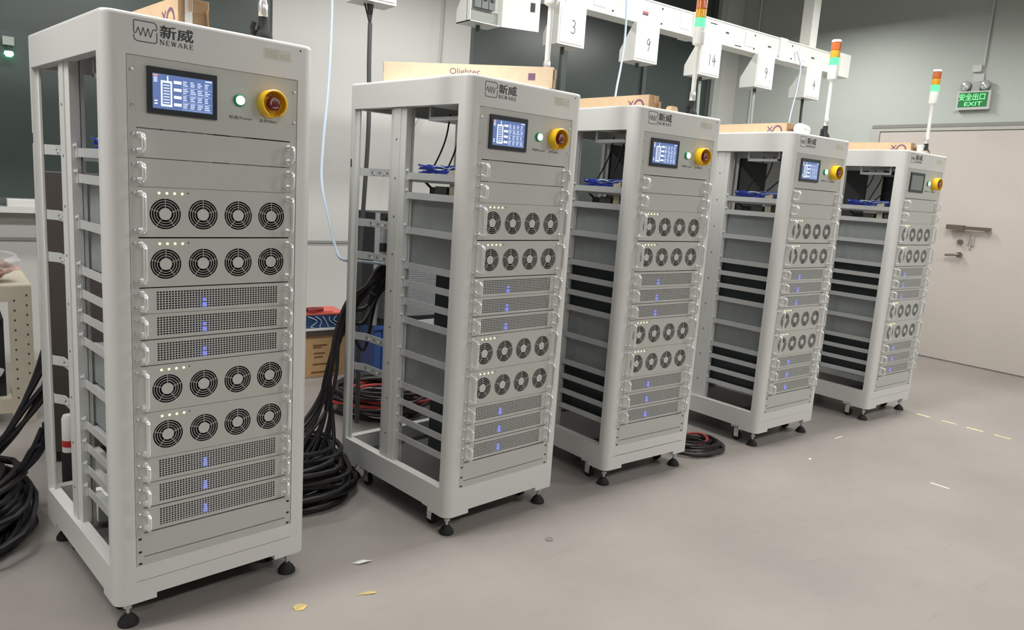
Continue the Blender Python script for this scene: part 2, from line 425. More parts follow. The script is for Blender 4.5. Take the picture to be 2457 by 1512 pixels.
ME['led'] = MB().lathe([(.0034, .001), (.0034, -.0006), (.0018, -.0018)], (0,0,0), 'y', 8).mesh('status_led', LED)
ME['pinhole'] = MB().lathe([(.0022, .0005), (.0022, -.0002)], (0,0,0), 'y', 8).mesh('reset_hole', DARKIN)
ME['blank'] = plate(.0768).mesh('blank_plate', PLATE)
ME['filler'] = plate(.072).mesh('filler_plate', PLATE)
def guide(sx):
    b = MB(); X = (lambda v: v) if not sx else (lambda v: Wd-v)
    a, c = sorted((X(.036), X(.039))); b.box(a, c, .052, .395, -.008, .018)
    a, c = sorted((X(.039), X(.075))); b.box(a, c, .052, .395, -.008, -.006)
    a, c = sorted((X(.032), X(.036))); b.box(a, c, .375, .392, -.010, .032)
    if not sx:
        b.lathe([(.005, 0), (.005, -.005), (.003, -.007)], (.032, .384, .024), 'x', 8)
    return b.mesh('guide_rail', GALV)
ME['guide'] = guide(0); ME['guide_r'] = guide(1)
def rear_rail():
    b = MB(); z0, z1 = -.006, .026
    pth = [(.020, .742), (.024, .712), (.046, .672), (.046, .470)]
    for (xa, ya), (xb, yb) in zip(pth, pth[1:]):
        b.add([(xa,ya,z0),(xb,yb,z0),(xb,yb,z1),(xa,ya,z1),(xa+.003,ya,z0),(xb+.003,yb,z0),(xb+.003,yb,z1),(xa+.003,ya,z1)],
              [(0,1,2,3),(4,7,6,5),(0,4,5,1),(3,2,6,7),(1,5,6,2),(0,3,7,4)])
    for y in (.655, .60, .545): b.lathe([(.004, 0), (.004, -.002)], (.046, y, .010), 'x', 8, 1)
    for y in (.64, .57): b.lathe([(.005, 0), (.005, -.004)], (.046, y, .004), 'x', 8, 0)
    return b.mesh('rear_rail', [GALV, mat('screw_hole', (.1,.1,.1), .6)])
ME['rear'] = rear_rail()
def foot():
    b = MB(); b.lathe([(.029, 0), (.029, .008), (.022, .020), (.012, .030), (.0095, .034)], (0,0,0), 'z', 20, 0)
    b.lathe([(.006, .034), (.006, .10)], (0,0,0), 'z', 10, 1); b.lathe([(.013, .052), (.013, .061)], (0,0,0), 'z', 6, 1)
    return b.mesh('levelling_foot', [RUBBER, SCREW])
ME['foot'] = foot()
def caster():
    b = MB(); b.lathe([(.020, -.011), (.026, -.009), (.026, .009), (.020, .011)], (.012, 0, .026), 'x', 18, 0)
    for s_ in (-.0135, .0135): b.box(.012+s_-.0015, .012+s_+.0015, -.014, .014, .02, .066, 1)
    b.box(-.004, .028, -.014, .014, .064, .069, 1); b.lathe([(.014, .069), (.014, .078)], (.012,0,0), 'z', 12, 1)
    b.box(-.018, .042, -.028, .028, .078, .098, 1)
    return b.mesh('caster', [RUBBER, CHROME])
ME['caster'] = caster()
# touch screen and its content
SX0, SX1, SZ0, SZ1 = .106, .291, 1.477, 1.597
def screen_bezel():
    b = MB(); y0 = -.006
    b.box(SX0, SX1, y0, .002, SZ1-.016, SZ1).box(SX0, SX1, y0, .002, SZ0, SZ0+.014)
    b.box(SX0, SX0+.013, y0, .002, SZ0+.014, SZ1-.016).box(SX1-.012, SX1, y0, .002, SZ0+.014, SZ1-.016)
    b.box(SX0+.013, SX1-.012, -.0040, .002, SZ0+.014, SZ1-.016)
    return b.mesh('screen_bezel', mat('bezel_black', (.020, .024, .030), .3))
ME['bezel'] = screen_bezel()
def e_(n, c, s_): return mat(n, (.02, .02, .03), .3, emit=c, estr=s_)
SCRM = [e_('screen_blue', (.085, .135, .30), 1.25), e_('screen_text', (.62, .70, .95), 1.15), e_('screen_white', (.93, .97, 1.0), 1.15), e_('screen_amber', (1., .42, .2), 1.0)]
def display(mi_only=None):
    b = MB(); x0, x1, z0, z1 = SX0+.013, SX1-.012, SZ0+.014, SZ1-.016
    Wp, Hp = x1-x0, z1-z0
    def R(u0, u1, v0, v1, mi, t=.0002): b.box(x0+Wp*u0, x0+Wp*u1, -.0042-t, -.0040, z1-Hp*v1, z1-Hp*v0, mi)
    R(0, 1, 0, 1, 0, 0)
    if mi_only is None:
        R(.01, .09, .03, .07, 3)
        for v in (.10, .14, .18, .22): R(.02, .08, v, v+.025, 1)
        for v in (.76, .84): R(.03, .08, v, v+.035, 2)
        for v0, v1, u0, u1 in ((.18,.24,.135,.315),(.86,.92,.135,.315),(.18,.92,.135,.160),(.18,.92,.29,.315),(.04,.20,.235,.255)): R(u0, u1, v0, v1, 2, .0004)
        for k in range(7): R(.175, .275, .29+k*.083, .325+k*.083, 1)
        R(.87, .985, .03, .07, 1)
        for k in range(4):
            v = .13+k*.215; R(.345, .47, v+.02, v+.105, 2)
            for j in range(4):
                u = .495+j*.122
                for l in range(3):
                    R(u, u+.05+.05*random.random(), v+l*.055, v+l*.055+.028, 1)
                R(.48, .98, v+.178, v+.186, 1, .0001)
    return b
ME['display'] = display().mesh('display', SCRM, False)
ME['display_off'] = display(1).mesh('display', [mat('screen_off', (.20, .23, .22), .25)], False)
GREEN = mat('green_button_lit', (.3, .9, .5), .4, emit=(.35, 1., .55), estr=4.5)
def power_button():
    b = MB(); b.lathe([(.0165, .001), (.0165, -.004), (.0140, -.0075), (.0125, -.008)], (.357, 0, 1.539), 'y', 24, 0, cap=False)
    b.lathe([(.0125, -.003), (.0125, -.0105), (.009, -.0125)], (.357, 0, 1.539), 'y', 24, 1)
    return b.mesh('power_button', [mat('button_ring_green', (.05, .35, .16), .25, .3), GREEN])
ME['power'] = power_button()
def shroud():
    b = MB(); N = 40; cx, cz = .449, 1.540; R0, R1 = .034, .040; ya, yb = .0008, -.036
    ks = [k for k in range(N)]
    vs = []
    for k in range(N+1):
        t = math.radians(-62+304*k/N)
        c, s_ = math.cos(t), math.sin(t)
        for r, y in ((R1, ya), (R1, yb+.003), (R1-.003, yb), (R0, yb+.001), (R0, ya)): vs.append((cx+r*c, y, cz+r*s_))
    fs = []
    for k in range(N):
        for q in range(4): fs.append((k*5+q, k*5+q+1, (k+1)*5+q+1, (k+1)*5+q))
        fs.append((k*5+4, k*5, (k+1)*5, (k+1)*5+4))
    fs += [(0,1,2,3,4), tuple(N*5+q for q in (4,3,2,1,0))]
    b.add(vs, fs); b.lathe([(.040, .0008), (.040, -.004)], (cx, 0, cz), 'y', 32)
    return b.mesh('stop_shroud', YEL)
ME['shroud'] = shroud()
def stop_button():
    b = MB(); c = (.449, 0, 1.540)
    b.lathe([(.012, -.003), (.012, -.020), (.020, -.022), (.0205, -.028), (.018, -.033), (.008, -.035)], c, 'y', 24, 0)
    for k in range(3):
        pts = []
        for j in range(8):
            t = 2*PI*k/3+j*.2; pts.append((c[0]+.0125*math.cos(t), -.0350, c[2]+.0125*math.sin(t)))
        b.tube(pts, .0012, 5, 1)
    return b.mesh('stop_button', [REDD, mat('arrow_silver', (.7, .6, .6), .4)])
ME['stop'] = stop_button()
def button_text():
    b = MB(); fit_text(b, '电源/Power', .328, .398, 1.4860, 1.4960, .0009, offset=.008); fit_text(b, '急停/EMO', .418, .474, 1.4850, 1.4950, .0009, offset=.008)
    return b.mesh('printed_words', mat('faint_ink', (.10, .11, .11), .6), False)
ME['btext'] = button_text()
def logo():
    b = MB(); x0, x1, z0, z1 = .0765, .1335, 1.6555, 1.7065; y = -.0002; wd = .0021
    # rounded frame, open where the wave passes through at both sides
    r = .010; n = 5
    def arc(cx, cz, a0): return [(cx+r*math.cos(a0+PI/2*k/n), cz+r*math.sin(a0+PI/2*k/n)) for k in range(n+1)]
    top = [(x0, 1.676)]+[(x0, z1-.002), (x0+.002, z1)]+arc(x1-r, z1-r, 0)[::-1]+[(x1, 1.690)]
    bot = [(x1, 1.683)]+[(x1, z0+.004), (x1-.004, z0)]+arc(x0+r, z0+r, PI)[::-1]+[(x0, 1.670)]
    for P in (top, bot):
        for p, q in zip(P, P[1:]): stroke(b, p, q, wd, y)
    zz = [(.0765,1.6745),(.0815,1.6745),(.0875,1.690),(.0935,1.670),(.0995,1.691),(.1055,1.669),(.1115,1.691),(.1175,1.668),(.1235,1.688),(.1275,1.690),(.1335,1.687)]
    for p, q in zip(zz, zz[1:]): stroke(b, p, q, .0019, y)
    [fit_text(b, '新威', .1405+q, .2280+q, 1.6720, 1.7055, y-q*.1, offset=.010) for q in (0, .0008)]
    # serif capitals
    L = {'N': [((.1,0),(.1,1),.10),((.1,1),(.85,0),.19),((.85,0),(.85,1),.10)], 'E': [((.2,0),(.2,1),.19),((.1,.96),(.8,.96),.09),((.1,.04),(.85,.04),.09),((.2,.5),(.65,.5),.08)],
         'W': [((.0,1),(.28,0),.17),((.28,0),(.5,1),.09),((.5,1),(.76,0),.17),((.76,0),(1.0,1),.09)], 'A': [((.05,0),(.5,1),.09),((.5,1),(.92,0),.18),((.24,.36),(.75,.36),.08)],
         'R': [((.2,0),(.2,1),.18),((.1,.96),(.6,.96),.09),((.68,.88),(.68,.6),.17),((.2,.5),(.62,.5),.09),((.45,.5),(.92,0),.17)]}
    SF = {'N': [((-.05,1),(.25,1)),((-.05,0),(.25,0)),((.7,1),(1.0,1))], 'E': [((.05,0),(.3,0)),((.8,.75),(.8,1)),((.86,0),(.86,.25))], 'W': [((-.12,1),(.15,1)),((.85,1),(1.1,1)),((.4,1),(.6,1))],
          'A': [((-.08,0),(.2,0)),((.75,0),(1.05,0))], 'R': [((.05,0),(.35,0)),((.8,0),(1.02,0))]}
    x = .1410; cw = .0118; ch = .0122; zb = 1.6556
    for ch_ in 'NEWARE':
        for p, q, ww in L[ch_]: stroke(b, (x+p[0]*cw, zb+p[1]*ch), (x+q[0]*cw, zb+q[1]*ch), ww*cw, y)
        for p, q in SF[ch_]: stroke(b, (x+p[0]*cw, zb+p[1]*ch), (x+q[0]*cw, zb+q[1]*ch), .055*cw, y)
        x += cw*1.27*(1.1 if ch_ == 'W' else 1)
    return b.mesh('logo', INK, False)
ME['logo'] = logo()
def sticker():
    b = MB(); b.box(.430, .516, -.0005, .0002, 1.667, 1.6985, 0)
    for k in range(5):
        z = 1.694-k*.0052; b.box(.435, .478-.006*(k%2), -.0007, 0, z-.0011, z+.0011, 1)
    for k in range(3):
        z = 1.684-k*.005; b.box(.482, .496, -.0007, 0, z-.001, z+.001, 1)
    b.box(.500, .512, -.0007, 0, 1.674, 1.6765, 1).box(.500, .512, -.0007, 0, 1.684, 1.686, 1)
    return b.mesh('sticker', [mat('sticker_paper', (.66, .64, .56), .7), mat('sticker_ink', (.50, .50, .45), .8)], False)
ME['sticker'] = sticker()
def wires(seed):
    rnd = random.Random(seed); b = MB()
    for k in range(16):
        z = 1.372+rnd.random()*.030; x = .055+rnd.random()*.05; p = []
        for j in range(7): p.append((x+rnd.uniform(-.012,.012), .10+j*.045, z+rnd.uniform(-.006,.010)))
        b.tube(smooth_path(p, 4), .0028, 5, 0 if rnd.random() < .75 else 1)
    return b.mesh('blue_wires', [BLUEC, PALEBLUE])
ME['wires'] = wires(3)
def shelf_tray():
    b = MB(); b.box(.05, Wd-.05, .06, .395, 1.350, 1.353); b.box(.05, .053, .06, .395, 1.340, 1.366)
    b.box(.05, Wd-.05, .25, .395, 1.272, 1.275)
    return b.mesh('terminal_tray', GALV)
ME['tray'] = shelf_tray()
ME['term'] = MB().box(.060, .105, .115, .160, 1.353, 1.392).box(.066, .098, .120, .132, 1.392, 1.398).box(.062, .10, .118, .155, 1.29, 1.34).mesh('terminal_block', BEIGE)
RLY = mat('relay_dark', (.06, .06, .055), .5)
ME['relay'] = [MB().box(*q).mesh('relay_box', RLY) for q in ((.058, .13, .065, .105, 1.2755, 1.349), (.060, .12, .17, .24, 1.288, 1.33), (.11, .2, .26, .34, 1.2755, 1.325))]
def bracket():
    b = MB(); z0, z1 = 1.575, 1.63
    b.box(.06, .075, .10, .30, z0, z0+.012).box(.06, .075, .10, .112, z0, z1).box(.06, .075, .288, .30, z0, z1).box(.06, .30, .10, .30, z1-.003, z1)
    b.box(.06, .30, .10, .30, z0-.002, z0)
    return b.mesh('top_bracket', GALV)
ME['bracket'] = bracket()
def screen_back():
    return MB().box(SX0+.01, SX1-.01, .0045, .05, SZ0+.008, SZ1-.008).box(.34, .375, .0045, .055, 1.522, 1.556).box(.43, .47, .0045, .06, 1.52, 1.56).mesh('screen_back', BLACK)
ME['sback'] = screen_back()
def inner_cables(seed):
    rnd = random.Random(seed); b = MB()
    for x, y0, y1 in ((.10, .22, .34), (.12, .17, .27), (.20, .1, .3)):
        b.tube(smooth_path([(x, y0, 1.60), (x+.01, y0+.03, 1.52), (x+.02, (y0+y1)/2+.02, 1.45), (x, y1, 1.365)], 6), .0035, 6)
    b.tube(smooth_path([(.11, .11, 1.37), (.13, .16, 1.33), (.10, .22, 1.30), (.12, .30, 1.30), (.10, .37, 1.35)], 6), .005, 6)
    b.tube(smooth_path([(.07, .13, 1.39), (.065, .11, 1.37), (.07, .12, 1.32), (.08, .2, 1.30)], 6), .004, 6)
    return b.mesh('inner_cables', CABLE)
ME['icab'] = inner_cables(2)
ME['latch'] = MB().box(-.0008, .001, .744, .752, 1.385, 1.418).mesh('latch_slot', DARKIN)
ME['hole'] = MB().lathe([(.0028, .0004), (.0028, -.0004)], (.546, 0, 1.706), 'y', 10).mesh('lock_hole', DARKIN)
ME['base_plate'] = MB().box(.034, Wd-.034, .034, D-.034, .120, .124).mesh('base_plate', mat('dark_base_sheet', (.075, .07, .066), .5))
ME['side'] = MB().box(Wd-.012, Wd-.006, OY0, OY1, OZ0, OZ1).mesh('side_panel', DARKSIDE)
def rack(i, x, y, a, label):
    t = thing('test_cabinet', label, 'cabinet', (x, y, 0), a, 'row of five battery test cabinets')
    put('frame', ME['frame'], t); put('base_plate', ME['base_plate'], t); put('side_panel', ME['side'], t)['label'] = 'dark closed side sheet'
    put('logo', ME['logo'], t); put('sticker', ME['sticker'], t); put('latch_slot', ME['latch'], t); put('lock_hole', ME['hole'], t)
    put('mid_post', ME['post'], t); put('mid_post', ME['post_r'], t)
    for sx in (PX0+.0015, RX1):
        o = put('rail_strip', ME['strip'], t, (sx, 0, 0)); xs = .0105
        for j, z in enumerate((1.582, 1.492)): put('screw', ME['screw'], o, (xs, .0012, z))
        for hi, lo in zip(SE, SE[1:]+[PZ0]):
            m_, hgt = (hi+lo)/2, hi-lo
            for s_ in (-1, 1):
                z = m_+s_*(hgt*.5-.018)
                put('screw' if lo > .29 else 'rail_hole', ME['screw'] if lo > .29 else ME['slot_hole'], o, (xs, .0012, z))
    # control panel
    h = PZ1-SE[0]
    cp = put('control_panel', plate(h).mesh('control_panel', PLATE) if 'cp' not in ME else ME['cp'], t, (0, 0, (PZ1+SE[0])/2)); ME['cp'] = cp.data
    zo = -(PZ1+SE[0])/2
    for nm, k in (('screen_bezel','bezel'),('display','display' if i < 5 else 'display_off'),('power_button','power'),('stop_shroud','shroud'),('stop_button','stop'),('printed_words','btext'),('screen_back','sback')):
        put(nm, ME[k], cp, (0, 0, zo))
    def hnd(o, k):
        for hx in (.0855, Wd-.0845): put('handle', ME[k], o, (hx, .001, 0))
    for hi, lo in ((SE[0],SE[1]),(SE[1],SE[2])):
        o = put('blank_panel', ME['blank'], t, (0, 0, (hi+lo)/2)); hnd(o, 'handle_s')
    for hi, lo in ((SE[2],SE[3]),(SE[3],SE[4]),(SE[7],SE[8]),(SE[8],SE[9])):
        o = put('fan_module', ME['fan_plate'], t, (0, 0, (hi+lo)/2)); hnd(o, 'handle_l')
        put('chassis', ME['fan_body'], o)
        for f in FX:
            put('fan_guard', ME['guard'], o, (f, 0, FZ)); put('fan', ME['fan'], o, (f, 0, FZ))
        for k in range(4): put('status_led', ME['led'], o, (.134+.0205*k, .001, .0525))
        put('reset_hole', ME['pinhole'], o, (.2115, .001, .0545))
    for hi, lo in ((SE[4],SE[5]),(SE[5],SE[6]),(SE[6],SE[7]),(SE[9],SE[10]),(SE[10],SE[11]),(SE[11],SE[12])):
        o = put('perforated_module', ME['grille_plate'], t, (0, 0, (hi+lo)/2)); hnd(o, 'handle_s')
        put('chassis', ME['mesh_body' if i < 3 else 'mesh_deep'], o); put('hole_grid', ME['grille'], o); put('blue_led', ME['blue_led'], o, (.262, 0, 0))
    for hi, lo in ((SE[12],SE[13]),(SE[13],PZ0)):
        put('filler_panel', ME['filler'], t, (0, 0, (hi+lo)/2))
    for z in SE[1:13]:
        put('guide_rail', ME['guide'], t, (0, 0, z)); put('guide_rail', ME['guide_r'], t, (0, 0, z))
    for z in (SE[1], SE[3], SE[4], SE[8], SE[9]): put('rear_rail', ME['rear'], t, (0, 0, z))
    for fx, fy in ((.045,.045),(Wd-.045,.045),(.045,D-.045),(Wd-.045,D-.045)): put('levelling_foot', ME['foot'], t, (fx, fy, 0))
    for fx, fy in ((.04,.15),(Wd-.07,.15),(.04,D-.15),(Wd-.07,D-.15)): put('caster', ME['caster'], t, (fx, fy, 0))
    put('terminal_tray', ME['tray'], t); put('blue_wires', ME['wires'], t)['kind'] = 'stuff'
    put('terminal_block', ME['term'], t); [put('relay_box', q, t) for q in ME['relay']]; put('top_bracket', ME['bracket'], t); put('inner_cables', ME['icab'], t)
    return t
RK = [(.3347, 2.2102, .1265), (1.4648, 2.2526, .1125), (2.3692, 2.3280, .0220), (3.5364, 2.3396, .0267), (4.6848, 2.3124, .0218)]
RL = ['largest, nearest light grey open-sided test cabinet with screen and fan panels, at left',
      'light grey open-sided test cabinet under the long carton laid slantwise, second from nearest',
      'middle one of the five light grey test cabinets, a cable coil behind its far foot',
      'light grey test cabinet under the white film roll, second from the beige door',
      'smallest-looking light grey test cabinet with a dull grey screen, next to the beige door']
for i, (r, l) in enumerate(zip(RK, RL)): rack(i+1, *r, l)
def at(i, x, y, z=0):
    X, Y, a = RK[i-1]; c, s_ = math.cos(a), math.sin(a)
    return (X+c*x-s_*y, Y+s_*x+c*y, z)

# ------------------------------------------------------------------ signal towers on the cabinets
def tower_mesh():
    q = {}
    b = MB(); b.lathe([(.030, 0), (.030, .012), (.024, .030), (.016, .040), (.013, .075)], (0,0,0), 'z', 20, 0)
    b.tube([(-.03, 0, .02), (-.034, 0, .04), (-.028, 0, .055)], .008, 8, 0)
    q['base'] = b.mesh('base', RUBBER)
    q['neck'] = MB().lathe([(.012, .075), (.014, .078), (.014, .110), (.012, .118)], (0,0,0), 'z', 16).mesh('neck', CHROME)
    q['pole'] = MB().lathe([(.0105, .118), (.0105, .325)], (0,0,0), 'z', 16).mesh('pole', WHITEP)
    q['housing'] = MB().lathe([(.012, .322), (.026, .330), (.027, .345), (.027, .385), (.0255, .386), (.0255, .404)], (0,0,0), 'z', 24).mesh('housing', WHITEP)
    for nm, z0, z1 in (('green_lens', .404, .445), ('amber_lens', .446, .483), ('red_lens', .484, .528)):
        P = [(.0245, z0)]
        for k in range(1, 8): P.append((.0252 if k % 2 else .0245, z0+(z1-z0)*k/8))
        P.append((.0245, z1)); q[nm] = MB().lathe(P, (0,0,0), 'z', 24)
    q['green_lens'] = q['green_lens'].mesh('green_lens', mat('lens_green_lit', (.04, .35, .10), .3, emit=(.07, 1., .20), estr=2.0))
    q['amber_lens'] = q['amber_lens'].mesh('amber_lens', mat('lens_amber', (.85, .42, .02), .15, trans=.25))
    q['red_lens'] = q['red_lens'].mesh('red_lens', mat('lens_red', (.62, .14, .03), .15, trans=.25))
    q['cap'] = MB().lathe([(.0262, .528), (.0262, .536), (.022, .541)], (0,0,0), 'z', 24).mesh('cap', WHITEP)
    return q
TW = tower_mesh()
for i, lb in ((1, 'chrome-necked signal tower on the largest, nearest test cabinet, mostly cut off by the picture top'),
              (2, 'signal tower behind the long slantwise carton, its lamps cut off by the picture top'),
              (3, 'signal tower with green lamp lit on the middle test cabinet, in front of the busway'),
              (4, 'signal tower with green lamp lit at the busway end, on the fourth cabinet'),
              (5, 'signal tower with green lamp lit beside the exit sign, on the cabinet nearest the door')):
    t = thing('signal_tower', lb, 'signal light', at(i, .475, .10, ZT), RK[i-1][2], 'signal towers on the test cabinets')
    for k in TW: put(k, TW[k], t)

# ------------------------------------------------------------------ cartons and odds on top of the cabinets
def carton(loc, L, wd, h, rz, label, name='carton', logo_word=None, swoosh=False, tape=False):
    t = thing(name, label, 'box', loc, rz, 'long cartons on the test cabinets')
    b = MB(); b.box(0, L, 0, wd, 0, h); b.build('body', CARD2, t)
    MB().box(.02, L-.02, wd*.5-.001, wd*.5+.001, h-.0002, h+.0004).build('lid_seam', CARDIN, t)
    f = MB()  # end flaps folded a little proud
    f.box(-.003, 0, .004, wd-.004, .004, h*.52).box(-.005, -.002, .006, wd-.006, h*.50, h-.004)
    f.build('end_flap', CARDIN, t); f = MB(); f.box(L, L+.003, .004, wd-.004, .004, h*.52).box(L+.002, L+.005, .006, wd-.006, h*.50, h-.004); f.build('end_flap', CARDIN, t)
    if logo_word:
        b = MB(); fit_text(b, logo_word, L*.40, L*.58, h*.42, h*.80, -.0002); b.box(L*.86, L*.90, -.0006, 0, h*.35, h*.68)
        b.build('printed_word', mat('violet_ink', (.22, .12, .20), .7), t, smooth=False)
    if swoosh:
        b = MB(); P = []
        for k in range(13): a = PI*(.02+.96*k/12); P.append((L*.09+.026*math.cos(a), .012+.032*math.sin(a)))
        for p, q in zip(P, P[1:]): stroke(b, p, q, .009, -.0003)
        stroke(b, (L*.09+.05, .018), (L*.09+.026, .042), .007, -.0003); stroke(b, (L*.09+.05, .042), (L*.09+.03, .018), .007, -.0003)
        for k in range(9): b.box(L*.45+k*.018, L*.45+k*.018+.012, -.0005, 0, .010, .0145)
        b.build('printed_mark', mat('violet_ink', (.22, .12, .20), .7), t, smooth=False)
    if tape: MB().box(-.0062, -.0052, wd*.3, wd*.62, .0, h).build('tape', mat('white_tape', (.8, .78, .78), .4), t)
    return t
A2 = RK[1][2]
CARD2 = mat('pale_cardboard', (.80, .63, .45), .85, noise=.05, nscale=25)
p0 = at(2, .018, .555, ZT); carton(p0, .68, .062, .078, A2-math.atan2(.552, .39), 'long pale cardboard carton laid slantwise on the second nearest test cabinet', logo_word='Qlightec')
def depth_carton(i, x, y0, L, h, label, tape=False, wd=.07):
    carton(at(i, x, y0+L, ZT), L, wd, h, RK[i-1][2]-PI/2, label, swoosh=True, tape=False)
def end_carton(i, x, y0, L, h, wd, label, rz=0., tape=False):
    # long side faces -x of the cabinet, near end at y0
    t = thing('carton', label, 'box', at(i, x, y0, ZT), RK[i-1][2]+rz, 'long cartons on the test cabinets')
    MB().box(0, wd, 0, L, 0, h).build('body', CARD, t)
    f = MB().box(.004, wd-.004, -.003, 0, .003, h*.5).box(.006, wd-.006, -.006, -.003, h*.48, h-.003)
    f.box(wd-.012, wd-.009, -.022, -.004, .002, h*.62).box(.028, .031, -.016, -.006, h*.5, h*.95); f.build('end_flap', CARDIN, t)
    b = MB(); P = []
    for k in range(13): a = PI*(.03+.94*k/12); P.append((.055+.028*math.cos(a), .010+.034*math.sin(a)))
    for p, q in zip(P, P[1:]):
        d = Vector((q[0]-p[0], q[1]-p[1])).normalized(); n = Vector((-d.y, d.x))*.0048
        b.prism_x([(p[0]+n.x, p[1]+n.y), (q[0]+n.x, q[1]+n.y), (q[0]-n.x, q[1]-n.y), (p[0]-n.x, p[1]-n.y)], -.0005, 0)
    for (p, q) in (((.088,.014),(.118,.042)),((.088,.042),(.118,.014))):
        d = Vector((q[0]-p[0], q[1]-p[1])).normalized(); n = Vector((-d.y, d.x))*.003
        b.prism_x([(p[0]+n.x, p[1]+n.y), (q[0]+n.x, q[1]+n.y), (q[0]-n.x, q[1]-n.y), (p[0]-n.x, p[1]-n.y)], -.0005, 0)
    for k in range(10): b.box(-.0005, 0, .20+k*.02, .213+k*.02, .010, .0135)
    b.build('printed_mark', mat('violet_ink', (.22, .12, .20), .7), t, smooth=False)
    if tape: MB().box(.016, .036, -.0075, -.0055, 0, h).build('tape', mat('white_tape', (.8, .78, .78), .4), t)
end_carton(1, .205, .045, .62, .072, .085, 'cardboard carton with a white tape band on the largest, nearest cabinet', 0, True)
end_carton(3, .165, .090, .60, .066, .070, 'thin cardboard carton with open flap on the middle test cabinet', .05)
end_carton(4, .135, .130, .58, .060, .070, 'thin cardboard carton beside the white film roll', -.02)
end_carton(5, .210, .075, .58, .060, .070, 'thin cardboard carton beside the white cup on the cabinet nearest the door', .10)
tag(MB().box(0, .045, 0, .03, 0, .020).box(.004, .041, .002, .028, .020, .026).build('small_carton_piece', CARD, None, at(3, .262, .04, ZT)), 'small torn cardboard piece on the middle cabinet beside its carton', 'cardboard')
t = thing('film_roll', 'white roll of wrapping film lying at the carton end on the fourth cabinet', 'film roll', at(4, .215, .085, ZT+.030), RK[3][2]+.25)
MB().lathe([(.006, -.062), (.024, -.062), (.029, -.056), (.030, -.02), (.029, .0), (.030, .02), (.029, .056), (.024, .062), (.006, .062)], (0,0,0), 'x', 24).build('roll', WHITEP, t)
MB().lathe([(.006, .060), (.009, .0635), (.004, .064)], (0,0,0), 'x', 16).build('core', CARDIN, t)
t = thing('white_cup', 'small white plastic cup at the carton end on the fifth cabinet', 'cup', at(5, .255, .035, ZT))
MB().lathe([(.018, 0), (.022, .045), (.020, .045), (.0165, .004)], (0,0,0), 'z', 18).build('bowl', WHITEP, t)
MB().lathe([(.022, .041), (.0235, .043), (.0235, .046), (.022, .047)], (0,0,0), 'z', 18, cap=False).build('rim', WHITEP, t)
tag(MB().box(0, .04, 0, .03, 0, .014).box(.006, .03, .004, .022, .014, .02).build('paper_scrap', mat('pinkish_card', (.62, .50, .44), .8), None, at(5, .33, .03, ZT)), 'small pinkish card scrap right of the white cup', 'scrap')

# ------------------------------------------------------------------ busway with tap-off boxes
bt = thing('busway', 'long white busway trunking hanging above and behind the cabinets', 'busway', (0, 3.5, 2.40))
b = MB(); b.box(-.9, 5.76, 0, .11, 0, .152); b.box(-.9, 5.76, -.006, 0, .143, .152); b.box(-.9, 5.76, -.006, 0, 0, .009); b.build('trunking', WHITE, bt, smooth=False)
MB().box(5.76, 5.905, -.03, .14, -.012, .165).build('end_feed_box', WHITE, bt, smooth=False)
for x in (.55, 1.75, 2.95, 4.05, 5.02):
    MB().box(x-.045, x+.045, -.009, .119, -.004, .156).build('joint_cover', WHITE, bt, smooth=False)
for x in (1.25, 3.17, 3.93, 4.62, 5.28): 
    MB().box(x-.05, x+.05, -.004, 0, .035, .125).build('cover_plate', WHITE, bt, smooth=False)
LABM = [WHITE, INK, mat('label_red', (.6, .06, .08), .6)]
for x, z, l in ((3.56, .060, .05), (4.37, .085, .035), (4.86, .070, .04), (5.42, .075, .045)):
    lab = MB().box(x-l/2-.012, x+l/2+.012, -.0012, 0, z-.02, z+.022, 0).build('label_plate', LABM, bt, smooth=False)
    for k in range(4): MB().box(x-l/2+k*l/4, x-l/2+k*l/4+l/5, -.002, -.001, z-.006, z+.006).build('print_mark', INK, lab, smooth=False)
    if x < 3.6: MB().box(x-.025, x+.025, -.0022, -.001, z+.008, z+.016).build('print_mark', LABM[2], lab, smooth=False)
for x, z in ((4.50, .02), (5.00, .022), (4.22, .12)): MB().box(x-.035, x+.035, -.0015, 0, z-.003, z+.003).build('slot', INK, bt, smooth=False)
for x in (3.28, 3.71, 4.06, 4.68, 5.14):
    for z in (.03, .12): MB().lathe([(.0065, 0), (.0065, -.003)], (x, 0, z), 'y', 8).build('screw', INK, bt)
MB().box(5.385, 5.475, .02, .11, .152, 1.5).build('drop_rod', WHITE, bt)
MB().box(2.6, 2.69, .02, .11, .152, 1.5).build('drop_rod', WHITE, bt); MB().box(-.2, -.11, .02, .11, .152, 1.5).build('drop_rod', WHITE, bt)
DIG = {'3': [(.1,.9),(.5,1),(.85,.8),(.75,.58),(.4,.5),(.85,.4),(.8,.1),(.4,0),(.0,.12)], '9': [(.8,.75),(.5,1),(.15,.8),(.25,.55),(.6,.5),(.85,.8),(.75,.4),(.5,0)],
       '1': [(.5,1),(.5,0)], '4': [(.6,1),(.1,.4),(.9,.4),(.7,.75),(.65,0)]}
TX0 = 2.84
SHADEG = mat('tap_side', (.72, .73, .70), .45)
